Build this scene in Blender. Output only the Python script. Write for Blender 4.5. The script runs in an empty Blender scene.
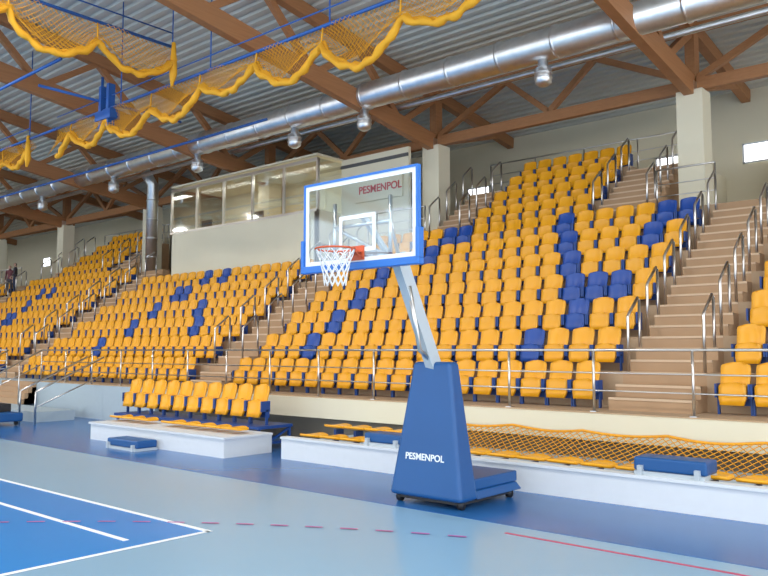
import bpy, math, random
from mathutils import Vector, Matrix
random.seed(4)
R=math.radians
scene=bpy.context.scene
scene.view_settings.view_transform='Standard'
# ---------------------------------------------------------------- materials
def mat(name,col,rough=.5,metal=0,noise=0,nscale=8,bump=0,emit=0,spec=None,coat=0):
    m=bpy.data.materials.new(name); m.use_nodes=True
    nt=m.node_tree; b=nt.nodes['Principled BSDF']
    b.inputs['Base Color'].default_value=(*col,1); b.inputs['Roughness'].default_value=rough
    b.inputs['Metallic'].default_value=metal
    if spec is not None: b.inputs['Specular IOR Level'].default_value=spec
    if emit:
        b.inputs['Emission Color'].default_value=(*col,1); b.inputs['Emission Strength'].default_value=emit
    if noise or bump:
        tc=nt.nodes.new('ShaderNodeTexCoord'); n=nt.nodes.new('ShaderNodeTexNoise')
        n.inputs['Scale'].default_value=nscale; n.inputs['Detail'].default_value=4
        nt.links.new(tc.outputs['Object'],n.inputs['Vector'])
        if noise:
            r=nt.nodes.new('ShaderNodeMapRange'); r.inputs[3].default_value=1-noise; r.inputs[4].default_value=1+noise
            nt.links.new(n.outputs['Fac'],r.inputs[0])
            h=nt.nodes.new('ShaderNodeHueSaturation'); h.inputs['Color'].default_value=(*col,1)
            nt.links.new(r.outputs[0],h.inputs['Value']); nt.links.new(h.outputs[0],b.inputs['Base Color'])
        if bump:
            bp=nt.nodes.new('ShaderNodeBump'); bp.inputs['Strength'].default_value=bump
            nt.links.new(n.outputs['Fac'],bp.inputs['Height']); nt.links.new(bp.outputs[0],b.inputs['Normal'])
    return m
def wood(name,col,col2):
    m=mat(name,col,.55); nt=m.node_tree; b=nt.nodes['Principled BSDF']
    tc=nt.nodes.new('ShaderNodeTexCoord'); mp=nt.nodes.new('ShaderNodeMapping'); mp.inputs['Scale'].default_value=(3,.5,12)
    n=nt.nodes.new('ShaderNodeTexNoise'); n.inputs['Scale'].default_value=2; n.inputs['Detail'].default_value=5
    cr=nt.nodes.new('ShaderNodeMix'); cr.data_type='RGBA'
    cr.inputs[6].default_value=(*col,1); cr.inputs[7].default_value=(*col2,1)
    nt.links.new(tc.outputs['Object'],mp.inputs[0]); nt.links.new(mp.outputs[0],n.inputs['Vector'])
    nt.links.new(n.outputs['Fac'],cr.inputs[0]); nt.links.new(cr.outputs[2],b.inputs['Base Color'])
    return m
def glass(name,tint,gl,alpha):
    m=bpy.data.materials.new(name); m.use_nodes=True; nt=m.node_tree
    for n in list(nt.nodes):
        if n.type!='OUTPUT_MATERIAL': nt.nodes.remove(n)
    out=[n for n in nt.nodes][0]
    t=nt.nodes.new('ShaderNodeBsdfTransparent'); t.inputs[0].default_value=(*tint,1)
    g=nt.nodes.new('ShaderNodeBsdfGlossy'); g.inputs['Roughness'].default_value=.05; g.inputs[0].default_value=(*gl,1)
    mx=nt.nodes.new('ShaderNodeMixShader'); mx.inputs[0].default_value=alpha
    nt.links.new(t.outputs[0],mx.inputs[1]); nt.links.new(g.outputs[0],mx.inputs[2]); nt.links.new(mx.outputs[0],out.inputs[0])
    return m
YEL=mat('seat_yellow',(.88,.395,.010),.33)
BLU=mat('seat_blue',(.010,.065,.33),.33)
FRM=mat('frame_blue',(.010,.055,.24),.45)
CONC=mat('terrace_tan',(.46,.32,.20),.8,noise=.08,nscale=3)
STAIR=mat('stair_tan',(.46,.29,.165),.8,noise=.10,nscale=3)
NOSE=mat('stair_nosing',(.66,.48,.32),.7)
CREAM=mat('wall_cream',(.78,.72,.55),.85,noise=.03,nscale=1.5)
WHITE=mat('white_paint',(.70,.73,.76),.5,noise=.03)
STEEL=mat('stainless',(.66,.63,.60),.28,1)
DUCT=mat('duct_galvanised',(.78,.79,.80),.36,1,noise=.18,nscale=5)
WOOD=wood('glulam',(.48,.22,.09),(.32,.135,.05))
ROOF=mat('roof_deck',(.60,.60,.54),.5,noise=.05,nscale=1)
FL=mat('floor_light',(.245,.42,.58),.25,noise=.03,nscale=.6)
FD=mat('floor_dark',(.022,.13,.37),.25,noise=.04,nscale=.6)
FC=mat('floor_court',(.025,.24,.64),.25,noise=.03,nscale=.6)
LW=mat('line_white',(.85,.88,.9),.4)
LR=mat('line_red',(.5,.05,.13),.4)
LP=mat('line_pink',(.45,.11,.36),.4)
PAD=mat('pad_blue',(.008,.085,.27),.42,bump=.03,nscale=30)
RED=mat('rim_red',(.62,.10,.03),.4)
NETW=mat('net_white',(.85,.85,.85),.8)
NETY=mat('net_yellow',(.85,.42,.02),.75)
NETO=mat('net_orange',(.82,.36,.02),.75)
PBLUE=mat('pipe_blue',(.02,.11,.40),.45)
FRB=mat('board_frame_blue',(.02,.16,.55),.4)
BLACK=mat('black',(.02,.02,.022),.5)
GREYP=mat('platform_grey',(.42,.50,.55),.6,noise=.04)
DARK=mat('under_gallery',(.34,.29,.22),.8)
DKT=mat('dark_trim',(.10,.10,.10),.7)
GLB=glass('booth_glass',(.86,.88,.87),(.95,.95,.95),.24)
GBB=glass('board_glass',(.90,.95,.97),(.9,.95,1),.08)
GRY=mat('boom_grey',(.48,.53,.57),.4)
SIGNR=mat('sign_red',(.6,.02,.03),.5)
WINE=mat('window_daylight',(.95,.97,1),.5,emit=4)
LAMPE=mat('lamp_glow',(1,.97,.9),.5,emit=1.5)
# ---------------------------------------------------------------- mesh builder
class MB:
    def __init__(s): s.v=[];s.f=[];s.m=[];s.sm=[]
    def add(s,vs,fs,m=0,smooth=False):
        o=len(s.v); s.v+= [tuple(p) for p in vs]
        for f in fs: s.f.append(tuple(i+o for i in f)); s.m.append(m); s.sm.append(smooth)
    def box(s,x0,x1,y0,y1,z0,z1,m=0):
        s.add([(x0,y0,z0),(x1,y0,z0),(x1,y1,z0),(x0,y1,z0),(x0,y0,z1),(x1,y0,z1),(x1,y1,z1),(x0,y1,z1)],
              [(3,2,1,0),(4,5,6,7),(0,1,5,4),(1,2,6,5),(2,3,7,6),(3,0,4,7)],m)
    def frus(s,b,zb,t,zt,m=0):
        (x0,x1,y0,y1)=b;(X0,X1,Y0,Y1)=t
        s.add([(x0,y0,zb),(x1,y0,zb),(x1,y1,zb),(x0,y1,zb),(X0,Y0,zt),(X1,Y0,zt),(X1,Y1,zt),(X0,Y1,zt)],
              [(3,2,1,0),(4,5,6,7),(0,1,5,4),(1,2,6,5),(2,3,7,6),(3,0,4,7)],m)
    def beam(s,p,q,w,h,m=0):
        p=Vector(p);q=Vector(q);d=(q-p).normalized()
        up=Vector((0,0,1)) if abs(d.z)<.95 else Vector((0,1,0))
        a=d.cross(up).normalized()*w/2; b=a.cross(d).normalized()*h/2
        vs=[p-a-b,p+a-b,p+a+b,p-a+b,q-a-b,q+a-b,q+a+b,q-a+b]
        s.add(vs,[(3,2,1,0),(4,5,6,7),(0,1,5,4),(1,2,6,5),(2,3,7,6),(3,0,4,7)],m)
    def tube(s,pts,r,m=0,n=8,closed=False,caps=True):
        pts=[Vector(p) for p in pts];k=len(pts);rings=[]
        rr=r if isinstance(r,(list,tuple)) else [r]*k
        prev=None
        for i,p in enumerate(pts):
            if closed: d=pts[(i+1)%k]-pts[i-1]
            else: d=(pts[min(i+1,k-1)]-pts[max(i-1,0)])
            d.normalize()
            if prev is None:
                up=Vector((0,0,1)) if abs(d.z)<.9 else Vector((1,0,0)); a=d.cross(up).normalized()
            else:
                a=(prev-d*prev.dot(d)).normalized()
            prev=a; b=d.cross(a)
            rings.append([p+(a*math.cos(t*2*math.pi/n)+b*math.sin(t*2*math.pi/n))*rr[i] for t in range(n)])
        vs=[v for r_ in rings for v in r_]; fs=[]
        for i in range(k if closed else k-1):
            j=(i+1)%k
            for t in range(n): fs.append((i*n+t,i*n+(t+1)%n,j*n+(t+1)%n,j*n+t))
        if caps and not closed:
            fs.append(tuple(range(n))[::-1]); fs.append(tuple((k-1)*n+t for t in range(n)))
        s.add(vs,fs,m,True)
    def build(s,name,mats,parent=None,bevel=0):
        me=bpy.data.meshes.new(name); me.from_pydata(s.v,[],s.f)
        for m in mats: me.materials.append(m)
        me.polygons.foreach_set('material_index',s.m); me.polygons.foreach_set('use_smooth',s.sm); me.update()
        o=bpy.data.objects.new(name,me); scene.collection.objects.link(o)
        if parent: o.parent=parent
        if bevel:
            b=o.modifiers.new('bev','BEVEL'); b.width=bevel; b.segments=3; b.limit_method='ANGLE'
        return o
def empty(name):
    e=bpy.data.objects.new(name,None); scene.collection.objects.link(e); return e
# ---------------------------------------------------------------- layout numbers
Z0=.97; RI=.61; D=.87; YR=12.5
S=lambda i: YR+D*i-.55         # start of tread i
ZT=lambda i: Z0+RI*i
YB=24.0; XL=-56; XR=7
blocks=[(-4.3,6.0,7),(-16,-5.7,7),(-27.6,-17.3,6),(-39.2,-28.9,7),(-50.8,-40.5,7),(-56,-52.1,7)]
upper=[(-12.8,-8.8),(-37.3,-32.6)]
stairs=[(-5.7,-4.3),(-17.3,-16),(-28.9,-27.6),(-40.5,-39.2),(-52.1,-50.8)]
SLP=.1465
roofz=lambda y: 9.6+SLP*(YB-y) if y>-2 else 9.6+SLP*(YB+2)-SLP*(-2-y)
colX=[1.4,-6.65,-14.7,-22.7,-30.7,-38.7,-46.7,-54.7]
# ---------------------------------------------------------------- floor
b=MB(); b.box(XL-.3,XR+4,-22,YB+.3,-.2,0); b.build('floor',[FL])
b=MB(); b.box(XL,XR+4,7.62,12,0,.004,0); b.build('floor_apron',[FD])
b=MB()
b.box(-30,-7.05,-9.8,5.25,0,.004,0)
lw=.032
b.box(-30,-7.05+lw,5.25-lw,5.25+lw,.004,.007,1)
b.box(-30,-7.35,4.45-lw,4.45+lw,.004,.007,1)
b.box(-7.05-lw,-7.05+lw,-9.8,5.25,.004,.007,1)
b.box(-4.6,XR+4,7.27,7.31,0,.004,2)
cx,cy,RR=-.37,-4.8,12.35
a=R(111)
while a<R(170):
    da=.20/RR
    pts=[]
    for rr in (RR-.022,RR+.022):
        for t in (a,a+da): pts.append((cx+rr*math.cos(t),cy+.12+rr*math.sin(t),.009))
    b.add(pts,[(0,1,3,2)],3); a+=.40/RR
b.build('floor_court_markings',[FC,LW,LR,LP])
# ---------------------------------------------------------------- walls, roof
b=MB(); b.box(XL-.3,XR+4,YB,YB+.3,0,10.2,0); b.build('wall_north',[CREAM])
b=MB(); b.box(XL-.3,XL,-22,YB,0,13.4,0); b.build('wall_west',[CREAM])
b=MB(); vs=[];fs=[];y=YB+.3;k=0
prof=[(0,0),(.12,0),(.15,.07),(.27,.07)]
while y>-22:
    for dy,dz in prof:
        yy=y-dy; vs+= [(XL-.3,yy,roofz(yy)+dz),(XR+4,yy,roofz(yy)+dz)]
    y-=.30
n=len(vs)//2
fs=[(2*i,2*i+1,2*i+3,2*i+2) for i in range(n-1)]
b.add(vs,fs,0); b.build('ceiling',[ROOF])
# ---------------------------------------------------------------- grandstand terraces
b=MB(); YE=YB-.003
b.box(XL+.003,-24.6,11.5,S(1),0,Z0,2)
b.box(-24.6,XR+4,11.62,S(1),Z0-.12,Z0,0)
b.box(-24.6,-17.8,11.5,11.62,0,Z0-.02,2)
b.box(-17.8,XR+4,11.5,11.62,.54,Z0-.02,1)
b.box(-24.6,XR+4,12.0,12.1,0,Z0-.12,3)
for (xa,xb,nr) in blocks:
    xa=max(xa,XL+.003)
    for i in range(1,nr):
        b.box(xa,xb,S(i),S(i+1),ZT(i)-1.2,ZT(i),0)
    b.box(xa,xb,S(nr),YE,ZT(nr)-1.2,ZT(nr),0)
for (xa,xb) in upper:
    for i in range(8,11):
        b.box(xa,xb,S(i),S(i+1),ZT(7),ZT(i),0)
    b.box(xa-1.2,xb+1.5,S(11)-.05,YE,ZT(7),ZT(10),1)
b.build('grandstand_terrace',[CONC,CREAM,GREYP,DARK])
b=MB()
def stair(xa,xb,i0,i1):
    for i in range(i0,i1):
        for j in range(3):
            if i==i0 and j==0: continue
            b.box(xa,xb,S(i)+D/3*j+.002,S(i)+D/3*(j+1)+.002,ZT(i)-1,ZT(i)+RI/3*j,0)
            b.box(xa,xb,S(i)+D/3*j-.012,S(i)+D/3*j+.05,ZT(i)+RI/3*j-.035,ZT(i)+RI/3*j+.003,1)
for s_ in stairs:
    stair(s_[0],s_[1],0,7); b.box(s_[0],s_[1],S(7),YE,ZT(7)-1,ZT(7),0)
for (xa,xb) in upper:
    stair(xa-1.2,xa,7,10); stair(xb,xb+1.5,7,10)
b.build('aisle_stairs',[STAIR,NOSE])
# ---------------------------------------------------------------- seats
def panel(w0,w1,z0,z1,yb0,yb1,curve,th,nx=6,ts=(0,.3,.6,.80,.91,.97,1.0),bot=.92):
    V=[];F=[]
    cut={.91:.04,.97:.11,1.0:.26}
    for side in (0,1):
        for t in ts:
            z=z0+(z1-z0)*t; w=w0+(w1-w0)*t
            w_=w*(1-cut.get(t,0))
            if t==0: w_=w*bot
            for i in range(nx+1):
                u=-1+2*i/nx
                zz=z-(.03*u*u*(t**3))
                y=yb0+(yb1-yb0)*t - curve*u*u + (.025*math.sin(t*math.pi)) + (th if side else 0)
                V.append((u*w_/2,y,zz))
    nz=len(ts)-1
    N=(nx+1)*(nz+1)
    for j in range(nz):
        for i in range(nx):
            a=j*(nx+1)+i
            F.append((a,a+1,a+nx+2,a+nx+1)); F.append((N+a+nx+1,N+a+nx+2,N+a+1,N+a))
    for j in range(nz):
        a=j*(nx+1); F.append((a,a+nx+1,N+a+nx+1,N+a))
        a=j*(nx+1)+nx; F.append((a,N+a,N+a+nx+1,a+nx+1))
    for i in range(nx):
        F.append((i,N+i,N+i+1,i+1)); a=nz*(nx+1)+i; F.append((a,a+1,N+a+1,N+a))
    return V,F
backP=panel(.42,.44,.36,.80,.02,.13,.05,.035)
panP=panel(.39,.40,.15,.50,-.15,-.09,.03,.07,bot=.85)
flatV,flatF=panel(.40,.42,0,.40,0,0,.0,.04)
def seat(b,x,y,z,m):
    for V,F in (backP,panP):
        b.add([(x+p[0],y+p[1],z+p[2]) for p in V],F,m,True)
    for sx in (-.24,.24):
        b.box(x+sx-.014,x+sx+.014,y-.14,y+.09,z+.26,z+.47,2)
        b.box(x+sx-.014,x+sx+.014,y-.02,y+.04,z+.0,z+.30,2)
    b.box(x-.26,x+.26,y+.02,y+.07,z+.14,z+.26,2)
f_,c_,s_n=780.,.655,.756
def gx(px,i):
    Y=YR+D*i; return (s_n*Y-f_*Y/(c_*(px+516)))/c_
# blue seats (row -> positions along the row, surveyed)
pat={0:[],1:[541,310],2:[566,335,192],3:[590,565,612,360,205],4:[566,383,180],
 5:[562,650,664,432,220],6:[562,684,445,460]}
BX={i:[gx(p,i) for p in v] for i,v in pat.items()}
BX[5]+=[-5.95]; BX[6]+=[-5.95,-6.4,-6.95]; BX[7]=[];
for i in (1,2,3,4,5):
    for xx in (-24.3+.3*i,-33-.5*i,-36.5+.4*i,-45+.5*i): BX[i].append(xx)
def seatrow(b,xa,xb,i,dz=0):
    n=int((xb-xa-.05)/.515); off=(xb-xa-n*.515)/2
    for k in range(n):
        x=xa+off+(k+.5)*.515
        m=0
        for q in BX.get(i,[]):
            if abs(q-x)<.2575: m=1
        seat(b,x,YR+D*i,ZT(i),m)
for (xa,xb,nr) in blocks:
    b=MB()
    for i in range(nr): seatrow(b,xa,xb,i)
    for (ua,ub) in upper:
        if ua>xa-.1 and ub<xb+.1:
            for i in range(7,11): seatrow(b,ua,ub,i)
    b.build('stadium_seat_block',[YEL,BLU,FRM])
# ---------------------------------------------------------------- railings
b=MB()
def rail_line(xa,xb,y,z,hts=(.98,.62,.34),sp=1.55):
    for h in hts: b.tube([(xa,y,z+h),(xb,y,z+h)],.024 if h>.9 else .014,0,6)
    n=max(1,round((xb-xa)/sp))
    for k in range(n+1):
        x=xa+(xb-xa)*k/n
        b.tube([(x,y,z-.02),(x,y,z+.98)],.022,0,6)
        b.box(x-.05,x+.05,y-.05,y+.05,z,z+.015,0)
rail_line(-24.5,XR+3,11.68,Z0)
rail_line(-55.9,-27,11.68,Z0)
b.build('front_railing',[STEEL])
b=MB()
def hoop(x,i):
    y0=S(i)+.12; y1=y0+.50
    zb=ZT(i); zt=zb+1.0
    b.tube([(x,y0,zb),(x,y0,zt-.06),(x,y0+.06,zt),(x,y1-.06,zt+.30),(x,y1,zt+.26),(x,y1,zb+.2)],.026,0,6)
for (xa,xb) in stairs:
    for i in range(1,7):
        hoop(xa+.06,i); hoop(xb-.06,i)
for (xa,xb) in upper:
    for i in range(7,10):
        for x in (xa-1.15,xa-.06,xb+.06,xb+1.45): hoop(x,i)
rail_line(upper[0][0]-1.2,upper[0][1]+1.5,S(11)+.05,ZT(10))
rail_line(upper[1][0]-1.2,upper[1][1]+1.5,S(11)+.05,ZT(10))
rail_line(-7.1,-5.75,S(7)+.1,ZT(7)); rail_line(-4.3,3,S(7)+.1,ZT(7))
rail_line(-16,-14.1,S(7)+.1,ZT(7)); rail_line(-50,-40.6,S(7)+.1,ZT(7),sp=1.2)
rail_line(-5.6,3,22.65,ZT(7)+2.2,sp=1.2)
b.build('aisle_handrails',[STEEL])
b=MB(); b.box(-5.7,5,22.6,YE,ZT(7),ZT(7)+2.2,0); b.build('upper_gallery_plinth',[CREAM])
# ---------------------------------------------------------------- columns
for x in colX:
    b=MB(); zb=ZT(6) if abs(x+22.7)<.1 else ZT(7)
    b.box(x-.32,x+.32,19.2,19.8,zb,8.37,0); b.box(x-.34,x+.34,19.18,19.82,zb,zb+.1,0)
    b.build('concrete_column',[CREAM])
# ---------------------------------------------------------------- roof trusses
for x in colX:
    b=MB()
    bz=lambda y: roofz(y)-1.85
    b.beam((x,19.9,bz(19.9)+.05),(x,-2,bz(-2)+.05),.24,.5,0)
    b.beam((x,YB,roofz(YB)-.2),(x,-2,roofz(-2)-.2),.24,.36,0)
    b.beam((x,-2,roofz(-2)-.2),(x,-22,roofz(-22)-.2),.24,.36,0)
    b.beam((x,-2,bz(-2)+.05),(x,-18,bz(-18)+.05),.24,.5,0)
    b.beam((x,19.5,bz(19.5)),(x,19.5,roofz(19.5)-.2),.24,.34,0)
    b.beam((x,19.5,bz(19.5)+.1),(x,22.9,roofz(22.9)-.3),.2,.22,0)
    y=19.5;up=False
    while y>-1:
        y2=y-1.8
        if not up: b.beam((x,y,roofz(y)-.3),(x,y2,bz(y2)+.1),.16,.18,0)
        else: b.beam((x,y,bz(y)+.1),(x,y2,roofz(y2)-.3),.16,.18,0)
        up=not up; y=y2
    b.box(x-.13,x+.13,19.2,19.8,8.37,8.6,1)
    b.build('roof_truss',[WOOD,STEEL])
b=MB()
for i in range(len(colX)-1):
    xa,xb=colX[i+1],colX[i]
    for (y,zz,h) in ((19.5,8.55,.3),(19.5,roofz(19.5)-.25,.22)):
        b.beam((xa+.12,y,zz),(xb-.12,y,zz),.18,h,0)
    m=(xa+xb)/2
    b.beam((xa+.1,19.5,8.7),(xa+2.6,19.5,roofz(19.5)-.35),.14,.16,0)
    b.beam((xb-.1,19.5,8.7),(xb-2.6,19.5,roofz(19.5)-.35),.14,.16,0)
    b.beam((xa+2.6,19.5,roofz(19.5)-.35),(m,19.5,8.7),.14,.16,0)
    b.beam((xb-2.6,19.5,roofz(19.5)-.35),(m,19.5,8.7),.14,.16,0)
    for y in (6.9,):
        b.beam((xa+.12,y,roofz(y)-1.7),(xb-.12,y,roofz(y)-1.7),.14,.2,0)
        b.beam((xa+.12,y,roofz(y)-1.7),(m,y,roofz(y)-.3),.12,.14,0)
        b.beam((xb-.12,y,roofz(y)-1.7),(m,y,roofz(y)-.3),.12,.14,0)
b.build('longitudinal_bracing',[WOOD])
# ---------------------------------------------------------------- ducts
b=MB(); dy,dz=16.0,9.12
b.tube([(XL+.5,dy,dz),(XR+3,dy,dz)],.37,0,20)
x=XL+1
while x<XR+3:
    b.tube([(x-.03,dy,dz),(x+.03,dy,dz)],.395,0,20); x+=1.5
b.tube([(XL+.5,17.1,9.5),(XR+3,17.1,9.5)],.17,0,14)
b.tube([(XL+.5,17.6,9.2),(XR+3,17.6,9.2)],.08,0,10)
for x in (-8.9,-14.6,-17.5,-22.5,-28,-34):
    b.tube([(x,dy,dz-.3),(x,dy,dz-.52),(x,dy,dz-.56),(x,dy,dz-.9),(x,dy,dz-.98)],[.12,.12,.20,.20,.1],0,16)
    b.tube([(x,dy,dz-.66),(x,dy,dz-.69)],.215,0,16); b.tube([(x,dy,dz-.78),(x,dy,dz-.81)],.215,0,16)
b.build('ventilation_duct',[DUCT])
b=MB()
b.tube([(-28.7,18.2,5.24),(-28.7,18.2,8.9),(-28.7,17.8,9.4)],.24,0,16)
for z in (5.8,6.6,7.4,8.2): b.tube([(-28.7,18.2,z),(-28.7,18.2,z+.05)],.26,0,16)
b.build('vertical_duct',[DUCT])
# ---------------------------------------------------------------- commentary booth
b=MB(); xa,xb,yf=-26.2,-18.0,17.45
b.box(xa,xb,yf,yf+.12,4.0,6.45,0); b.box(xa,xb,yf-.02,yf+.14,6.45,6.53,2)
b.box(xa,xb,yf,yf+.12,8.12,8.22,2); b.box(xa,xb,yf,YE,8.3,8.36,0)
b.box(xa,xa+.1,yf,YE,4.0,6.5,0); b.box(xb-.1,xb,yf,YE,4.0,6.5,0)
b.box(xa,xb,20.0,20.1,4.6,8.3,0)
b.box(xa,xb,yf+.1,20,5.3,5.4,0)
n=5
for k in range(n+1):
    x=xa+(xb-xa)*k/n; b.box(x-.03,x+.03,yf,yf+.1,6.53,8.12,2)
    if k<n: b.box(x+.03,x+(xb-xa)/n-.03,yf+.04,yf+.055,6.53,8.12,1)
for x in (xa,xb-.02): b.box(x,x+.02,yf+.1,20,6.5,8.2,1)
for x in (xa,xb-.08):
    for y in (18.7,): b.box(x,x+.08,y,y+.08,6.5,8.3,2)
b.box(xb,-15.1,18.6,18.72,4.6,8.3,0)
b.box(xb,-15.1,18.55,18.6,8.0,8.1,3)
b.box(xb+.2,-15.3,18.56,18.6,6.3,6.4,2)
for x in (-24.5,-21.5):
    b.box(x-.3,x+.3,17.9,17.95,6.5,6.9,3); b.box(x-.5,x+.5,17.7,18.4,6.05,6.1,3)
be=b.build('commentary_booth',[CREAM,GLB,STEEL,DKT])
for x in (-24.2,-20.1):  # added fill lights to brighten the booth interior, not real fixtures
    l=bpy.data.lights.new('booth_fill_light','AREA'); l.shape='RECTANGLE'; l.size=3; l.size_y=.4; l.energy=50; l.color=(1,.97,.9)
    o=bpy.data.objects.new('booth_fill_light',l); scene.collection.objects.link(o); o.location=(x,18.6,8.25); o.parent=be
def text(name,body,size,loc,rot,m,parent=None,ext=.004):
    cu=bpy.data.curves.new(name,'FONT'); cu.body=body; cu.size=size; cu.extrude=ext
    cu.align_x='CENTER'; cu.align_y='CENTER'; cu.offset=.006*size/.3
    o=bpy.data.objects.new(name,cu); scene.collection.objects.link(o)
    bpy.context.view_layer.update()
    me=bpy.data.meshes.new_from_object(o); bpy.data.objects.remove(o)
    o=bpy.data.objects.new(name,me); scene.collection.objects.link(o)
    me.materials.clear(); me.materials.append(m); o.location=loc; o.rotation_euler=rot
    if parent: o.parent=parent
    return o
sg=empty('sponsor_sign')
b=MB(); b.box(-17.3,-15.3,18.5,18.58,6.75,7.5,0); b.build('sign_panel',[CREAM],sg)
text('sign_text','PESMENPOL',.34,(-16.2,18.49,7.12),(R(90),0,0),SIGNR,sg)
for k,x in enumerate((-8.9,-6.3,-16.1,-30,-42,-50)):
    b=MB(); b.box(x-.45,x+.45,YB-.02,YB-.005,7.45,7.95,0)
    b.box(x-.5,x+.5,YB-.05,YB-.02,7.95,8.0,1);b.box(x-.5,x+.5,YB-.05,YB-.02,7.4,7.45,1)
    b.box(x-.5,x-.45,YB-.05,YB-.02,7.4,8,1);b.box(x+.45,x+.5,YB-.05,YB-.02,7.4,8,1)
    b.build('window_%d'%(k+1),[WINE,WHITE])
# ---------------------------------------------------------------- lower retractable benches
def padseat(b,x,y,z,m):
    V=[(x+p[0],y+p[2]-.2,z+p[1]+.02+.05*(abs(p[2]-.2)/.2)**3) for p in flatV]; b.add(V,flatF,m,True)
b=MB()
b.box(-16.2,-11.5,8.87,10.0,0,.34,0); b.box(-16.25,-11.45,8.84,9.98,.34,.38,0)
b.box(-17.2,-11.9,10.0,10.9,.40,.46,2)
for x in (-11.95,-13.6,-15.3,-17.1):
    b.beam((x,10.05,0),(x,10.05,.4),.05,.05,2);b.beam((x,10.85,0),(x,10.85,.4),.05,.05,2)
    b.beam((x,10.05,.03),(x,10.85,.38),.04,.04,2); b.beam((x,9.98,.12),(x,10.9,.12),.05,.05,2)
for k in range(10):
    seat(b,-16.95+k*.515,10.35,.46,1)
for k in range(9):
    if k!=3: padseat(b,-15.9+k*.5,9.45,.40,1)
b.build('retractable_bleacher',[WHITE,YEL,FRM])
b=MB()
b.box(-10.7,5,9.53,9.58,0,.36,0); b.box(-10.7,5,9.5,9.68,.36,.40,0); b.box(-10.7,5,9.68,11.4,.24,.28,3)
b.box(-10.7,-10.6,9.58,11.4,0,.24,0)
for k in range(30):
    x=-10.3+k*.5
    if k in (4,5,13): continue
    padseat(b,x,9.98,.34,1)
    b.box(x-.03,x+.03,9.9,10.06,.28,.36,2)
    if k<6: padseat(b,x,10.6,.46,1); b.box(x-.03,x+.03,10.5,10.7,.28,.48,2)
b.build('retractable_bleacher',[WHITE,YEL,FRM,GREYP])
def padbox(name,x0,x1,y0,y1,z0,z1):
    e=empty(name)
    b=MB(); b.box(x0,x1,y0,y1,z0+.05,z1,0); b.build('cushion',[PAD],e,bevel=.03)
    b=MB(); b.box(x0+.02,x1-.02,y0-.03,y1+.02,z0,z0+.05,0)
    for x in (x0+.1,x1-.1): b.box(x-.03,x+.03,y0-.06,y0+.02,z0,z0+.12,0)
    b.build('support_frame',[GRY],e)
padbox('player_bench_pad',-8.75,-7.95,9.60,9.98,.40,.60)
padbox('player_bench_pad',-4.15,-3.25,9.58,9.98,.40,.62)
padbox('step_box',-14.6,-13.5,8.35,8.8,.004,.2)
# ---------------------------------------------------------------- nets
def netmesh(name,P,nu,nv,mt,th=.012,parent=None):
    b=MB()
    def strand(pts):
        b.tube(pts,th/2,0,3,caps=False)
    for sgn in (1,-1):
        for k in range(-nv,nu+nv+1):
            pts=[]
            for j in range(nv+1):
                uu=k+sgn*j
                if 0<=uu<=nu: pts.append(P(uu/nu,j/nv))
            if len(pts)>1: strand(pts)
    return b.build(name,[mt],parent)
sn=empty('safety_net')
NP=lambda u,v:(-8.3+12.5*u,10.75+.55*v+.05*math.sin(u*40+v*3),.29+.42*v-.05*v*abs(math.sin(u*30)))
netmesh('net_mesh',NP,105,6,NETO,.017,sn)
b=MB(); b.tube([NP(i/200,1) for i in range(201)],.022,0,6); b.tube([NP(i/200,0) for i in range(201)],.02,0,6); b.build('net_rope',[NETO],sn)
ztop=8.62
def drape(name,A,B,amp,per,seed,nu_per=8,drop=0):
    A=Vector(A);B=Vector(B);L=(B-A).length;rnd=random.Random(seed)
    phase=[rnd.uniform(.6,1.4) for _ in range(60)]
    def low(t):
        k=int(t*L/per); w=(t*L/per)-k
        return -.40-.10*math.sin(k*1.7)-amp*phase[k%60]*math.sin(w*math.pi)**.8
    e=empty(name)
    side=(B-A).normalized().cross(Vector((0,0,1)))
    def P(u,v):
        p=A.lerp(B,u); z=low(u)*v
        return tuple(p+side*(.18*math.sin(v*math.pi)+.06*math.sin(u*L*3+v*4))+Vector((0,0,z)))
    netmesh('net_mesh',P,int(L*nu_per),8,NETY,.011,e)
    netmesh('net_mesh_back',lambda u,v: tuple(Vector(P(u,v))+side*(-.3*v)),int(L*nu_per),8,NETY,.011,e)
    b=MB(); N=int(L*10)
    b.tube([Vector(P(i/N,1))+Vector((0,0,.03*math.sin(i*1.3))) for i in range(N+1)],[.06+.035*math.sin(i*.9)**2 for i in range(N+1)],0,7)
    b.tube([Vector(P(i/N,1))+side*.08+Vector((0,0,.07+.03*math.sin(i*1.9))) for i in range(N+1)],[.04+.025*math.sin(i*.7)**2 for i in range(N+1)],0,6)
    k=0
    while k*per<L:
        t=k*per/L; b.tube([A.lerp(B,t),P(t,1)],.02,0,5); k+=1
    if drop:
        p=Vector(P(0,1)); b.tube([p+Vector((0,0,.5)),p,p-Vector((0,0,drop*.5)),p-Vector((0.05,0,drop))],[.05,.09,.10,.03],0,7)
    b.build('net_roll',[NETY],e)
    b=MB(); b.tube([A,B],.04,0,8)
    b.tube([A+Vector((0,0,.35)),B+Vector((0,0,.35))],.018,0,6)
    k=0
    while k*4<L:
        p=A.lerp(B,k*4/L); b.tube([p,p+Vector((0,0,roofz(p.y)-p.z-.02))],.018,0,5); k+=1
    b.build('suspension_pipe',[PBLUE],e)
drape('overhead_net',(-7.0,11,ztop),(-22.6,11,ztop),.45,2.1,1,drop=.2)
drape('overhead_net',(-24.4,11,ztop),(-30,11,ztop),.45,1.9,4,drop=.5)
drape('overhead_net',(-16.3,10.8,9.45),(-16.3,1,9.45),.38,2.0,2,drop=.6)
b=MB()
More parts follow.
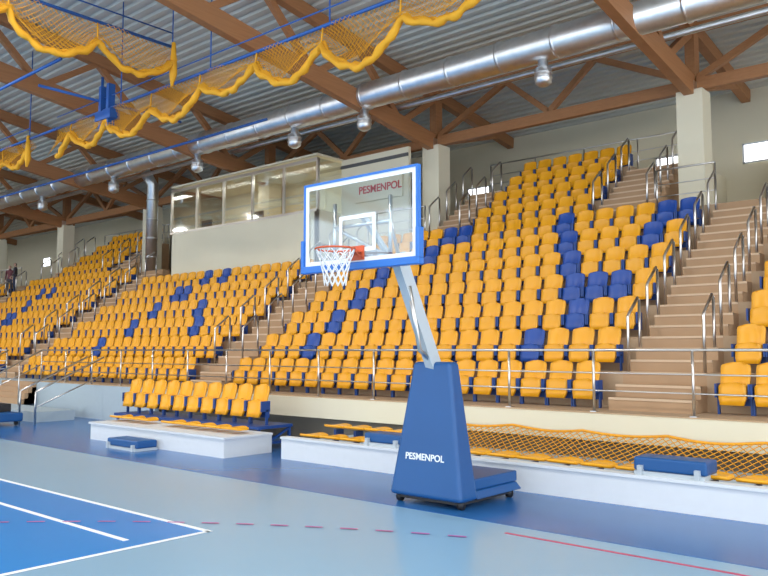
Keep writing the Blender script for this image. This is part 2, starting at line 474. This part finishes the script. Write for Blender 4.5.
for (p,q) in (((-55.9,13.6,8.2),(-16,13.6,8.2)),((-22.6,11,8.62),(-24.4,11,8.62)),((-20,9.2,8.9),(-20,13.6,8.9)),((-20,11,8.6),(-20,11,9.6)),((-55,8.8,9.0),(-18,8.8,9.0))):
    b.tube([p,q],.04,0,8)
for x in (-20,-19.6):
    b.box(x,x+.12,10.9,11.1,8.1,9.3,0)
b.box(-20.1,-19.3,10.85,11.15,8.3,8.55,0)
b.build('winch_pipework',[PBLUE])
# ---------------------------------------------------------------- lamps
for (x,y) in ((-20.5,5.5),(-14,4.5),(-28,5.5),(-36,5.5),(-8,3),(-20,-6),(-8,-6),(-32,-6),(0,3),(-44,5),(2,-6)):
    e=empty('high_bay_lamp'); e.location=(0,0,0)
    z=roofz(y)-2.2
    b=MB(); b.tube([(x,y,z+.45),(x,y,z+.35),(x,y,z+.2),(x,y,z)],[.08,.12,.24,.30],0,16)
    b.tube([(x,y,z+.45),(x,y,roofz(y)-.02)],.02,0,6)
    b.tube([(x,y,z+.005),(x,y,z-.01)],.27,1,16)
    for k in range(8):
        a=k*math.pi/4; b.tube([(x+.3*math.cos(a),y+.3*math.sin(a),z),(x+.2*math.cos(a),y+.2*math.sin(a),z-.18),(x,y,z-.22)],.008,2,4)
    b.build('lamp_housing',[GRY,LAMPE,STEEL],e)
    l=bpy.data.lights.new('lamp_light','AREA'); l.shape='DISK'; l.size=.6; l.energy=330; l.color=(1,.965,.91)
    o=bpy.data.objects.new('lamp_light',l); scene.collection.objects.link(o); o.location=(x,y,z-.25); o.parent=e
# ---------------------------------------------------------------- basketball stand
e=empty('basketball_hoop_stand'); XC=-6.12; XD=-6.26
b=MB(); b.frus((XC-.57,XC+.57,7.82,8.20),.10,(XC-.29,XC+.29,7.98,8.2),1.80,0); b.build('base_pad',[PAD],e,bevel=.05)
b=MB(); b.frus((XC-.56,XC+.56,8.2,9.25),.10,(XC-.5,XC+.5,8.22,9.2),.20,0); b.box(XC-.50,XC+.50,8.22,9.22,.2,.34,0)
b.build('ballast_box',[PAD],e,bevel=.02)
b=MB()
b.box(XC-.5,XC+.5,7.9,9.1,.06,.11,1)
for x in (XC-.48,XC+.48):
    for y in (7.95,9.05): b.tube([(x-.03,y,.062),(x+.03,y,.062)],.058,1,12)
b.beam((XC,8.12,1.6),(XD+.07,7.40,3.14),.13,.17,0)
b.beam((XD,7.46,3.06),(XD,6.83,3.14),.10,.12,0)
b.beam((XD,7.5,2.95),(XD,6.85,3.55),.06,.06,0)
for sx in (-1,1):
    b.tube([(XD+sx*.06,7.45,3.1),(XD+sx*.45,6.82,3.45)],.025,2,6)
    b.tube([(XD+sx*.06,7.45,3.05),(XD+sx*.45,6.82,3.0)],.025,2,6)
    b.tube([(XD+sx*.45,6.82,3.0),(XD+sx*.45,6.82,3.75)],.025,2,6)
b.tube([(XD-.45,6.82,3.45),(XD+.45,6.82,3.45)],.025,2,6)
b.tube([(XD-.45,6.82,3.02),(XD+.45,6.82,3.02)],.03,2,6)
b.tube([(XC,8.1,1.75),(XC,7.75,1.95),(XC,7.55,2.75)],.03,2,6)
b.build('boom',[GRY,BLACK,STEEL],e)
bx0,bx1,bz0,bz1,by=XD-.91,XD+.93,2.96,4.03,6.75
b=MB(); b.box(bx0+.03,bx1-.03,by-.008,by+.008,bz0+.03,bz1-.03,0); b.build('backboard_glass',[GBB],e)
b=MB()
def rect(x0,x1,z0,z1,w,ya,yb_,m):
    b.box(x0,x1,ya,yb_,z1-w,z1,m); b.box(x0,x1,ya,yb_,z0,z0+w,m); b.box(x0,x0+w,ya,yb_,z0+w,z1-w,m); b.box(x1-w,x1,ya,yb_,z0+w,z1-w,m)
rect(bx0,bx1,bz0,bz1,.028,by-.025,by+.035,1)
rect(bx0+.028,bx1-.028,bz0+.028,bz1-.028,.055,by-.014,by-.009,0)
rect(XD-.295,XD+.295,3.11,3.56,.05,by-.014,by-.009,0)
b.build('backboard_frame',[LW,FRB],e)
b=MB(); b.box(bx0-.03,bx1+.03,by-.05,by+.05,bz0-.06,bz0+.03,0)
for x in (bx0-.03,bx1-.02): b.box(x,x+.05,by-.05,by+.05,bz0,bz0+.36,0)
b.build('edge_padding',[FRB],e,bevel=.012)
b=MB(); rc=(XD,by-.15-.228,3.11)
b.tube([(rc[0]+.228*math.cos(t*math.pi/16),rc[1]+.228*math.sin(t*math.pi/16),rc[2]) for t in range(32)],.012,0,8,closed=True)
b.box(XD-.12,XD+.12,by-.03,by-.012,3.01,3.18,0)
b.box(XD-.10,XD+.10,by-.16,by-.02,3.095,3.11,0)
for sx in (-1,1):
    b.tube([(XD+sx*.10,by-.03,3.03),(XD+sx*.14,by-.22,3.105)],.008,0,6)
b.build('rim',[RED],e)
def ringP(u,v):
    r=.228*(1-v)+.125*v-.02*math.sin(v*math.pi); a=u*2*math.pi
    return (rc[0]+r*math.cos(a),rc[1]+r*math.sin(a),3.11-.42*v)
b=MB()
for sgn in (1,-1):
    for k in range(12):
        b.tube([ringP((k+sgn*j*.5)/12,j/6) for j in range(7)],.007,0,4,caps=False)
b.build('hoop_net_cords',[NETW],e)
text('base_logo','PESMENPOL',.115,(XC-.02,7.82+.16*.32-.008,.60),(R(90)-math.atan(.16/1.7),0,0),LW,e,.002)
# ---------------------------------------------------------------- left side: access steps, platform, rails
b=MB()
b.box(-27.5,-21.0,9.9,11.0,0,.28,1)
b.box(-27.5,-23.8,9.3,9.9,0,.14,1)
for k in range(4):
    b.box(-26.6,-24.4,11.0+.0+k*.12,11.49,.28,.28+.17*(k+1),0)
b.build('access_steps',[STAIR,GREYP])
b=MB()
for x in (-26.7,-24.3):
    b.tube([(x,10.0,0.28),(x,10.0,1.15),(x,10.3,1.25),(x,11.6,1.95)],.025,0,8)
    b.tube([(x,10.0,.75),(x,11.6,1.5)],.018,0,8); b.tube([(x,10.9,.28),(x,10.9,1.55)],.022,0,8)
for x in (-20.4,):
    b.tube([(x,9.6,0),(x,9.6,.85),(x,9.9,1.0),(x,11.5,1.75)],.028,0,8)
    b.tube([(x,9.6,.45),(x,11.5,1.25)],.02,0,8)
    b.tube([(x-.9,9.6,0),(x-.9,9.6,.85),(x-.9,9.9,1.0),(x-.9,11.5,1.75)],.028,0,8)
b.build('step_handrails',[STEEL])
e2=empty('gym_equipment_cart')
b=MB(); b.box(-22.2,-20.4,8.6,9.3,.12,.34,0); b.build('pad',[PAD],e2,bevel=.04)
b=MB(); b.box(-21.8,-20.9,8.8,9.2,.34,.55,0)
for x in (-22,-20.6):
    for y in (8.7,9.2): b.tube([(x-.03,y,.066),(x+.03,y,.066)],.06,0,10)
b.build('case',[BLACK],e2,bevel=.03)
# ---------------------------------------------------------------- people
SKIN=mat('skin',(.55,.33,.24),.6); HAIR=mat('hair',(.05,.03,.02),.7); CL1=mat('shirt_dark',(.05,.045,.06),.8); CL2=mat('shirt_red',(.16,.05,.06),.8); JE=mat('jeans',(.03,.04,.08),.8)
def person(x,y,z,rot,top,legs,hair,h=1.72,arm=0):
    J={'pel':(0,0,.93,.13,.10),'wa':(0,0,1.08,.125,.09),'ch':(0,.01,1.28,.15,.10),'nk':(0,.01,1.46,.055,.055),'hd':(0,-.01,1.56,.075,.085),'hd2':(0,-.01,1.66,.08,.09)}
    E=[('pel','wa'),('wa','ch'),('ch','nk'),('nk','hd'),('hd','hd2')]
    for s,sd in ((-1,'l'),(1,'r')):
        J['hip'+sd]=(s*.09,0,.86,.09,.09);J['kn'+sd]=(s*.10,-.02,.48,.058,.06);J['an'+sd]=(s*.10,.02,.09,.04,.042);J['to'+sd]=(s*.12,-.14,.035,.035,.03)
        E+=[('pel','hip'+sd),('hip'+sd,'kn'+sd),('kn'+sd,'an'+sd),('an'+sd,'to'+sd)]
        J['sh'+sd]=(s*.18,.01,1.39,.055,.055);J['el'+sd]=(s*.23,.03,1.11,.042,.042)
        J['wr'+sd]=(s*.22,-.06-(arm*.12),.88+arm*.2,.027,.025);J['pa'+sd]=(s*.215,-.085-(arm*.17),.80+arm*.22,.032,.018)
        E+=[('ch','sh'+sd),('sh'+sd,'el'+sd),('el'+sd,'wr'+sd),('wr'+sd,'pa'+sd)]
        px,py,pz=J['pa'+sd][:3]
        for f in range(4):
            J['f%d'%f+sd]=(px-.005*s,py-.02+.018*f,pz-.075-(.008 if f in(1,2) else 0),.008,.008); E.append(('pa'+sd,'f%d'%f+sd))
        J['th'+sd]=(px-s*.015,py-.045,pz-.02,.009,.009); E.append(('wr'+sd,'th'+sd))
    names=list(J); me=bpy.data.meshes.new('spectator')
    me.from_pydata([J[n][:3] for n in names],[(names.index(a),names.index(b_)) for a,b_ in E],[])
    o=bpy.data.objects.new('tmp',me); scene.collection.objects.link(o)
    sk=o.modifiers.new('s','SKIN'); 
    sv=me.skin_vertices[0].data if len(me.skin_vertices) else None
    if sv is None:
        bpy.context.view_layer.objects.active=o
        bpy.ops.mesh.customdata_skin_add(); sv=me.skin_vertices[0].data
    for i,n in enumerate(names):
        sv[i].radius=(J[n][3],J[n][4]); sv[i].use_root=(n=='pel')
    ss=o.modifiers.new('ss','SUBSURF'); ss.levels=2; ss.render_levels=2
    dg=bpy.context.evaluated_depsgraph_get(); m2=bpy.data.meshes.new_from_object(o.evaluated_get(dg))
    bpy.data.objects.remove(o)
    for m in (legs,top,SKIN,hair,BLACK): m2.materials.append(m)
    for p in m2.polygons:
        c=p.center; p.use_smooth=True
        if c.z>1.475: p.material_index=3 if (c.z>1.68 or (c.y>.01 and c.z>1.52)) else 2
        elif c.z<.10: p.material_index=4
        elif abs(c.x)>.165 and c.z<(.89+arm*.2): p.material_index=2
        elif c.z>.95 or abs(c.x)>.19: p.material_index=1
        else: p.material_index=0
    o=bpy.data.objects.new('spectator',m2); scene.collection.objects.link(o)
    sc=h/1.74; o.scale=(sc,sc,sc); o.location=(x,y,z); o.rotation_euler=(0,0,rot)
person(-39.45,S(6)+.14,ZT(6),R(-35),CL1,JE,HAIR,1.76,.5)
person(-40.05,S(6)+.14,ZT(6),R(40),CL2,CL1,HAIR,1.66)
# ---------------------------------------------------------------- world + camera
w=bpy.data.worlds.new('World'); scene.world=w; w.use_nodes=True
bg=w.node_tree.nodes['Background']; bg.inputs[0].default_value=(.86,.93,1,1); bg.inputs[1].default_value=3.2
cam=bpy.data.cameras.new('Camera'); cam.sensor_width=36; cam.lens=780/768*36; cam.clip_end=300
co=bpy.data.objects.new('Camera',cam); scene.collection.objects.link(co); scene.camera=co
co.location=(0,0,1.95); co.rotation_euler=(R(90+4.55),0,R(40.9))
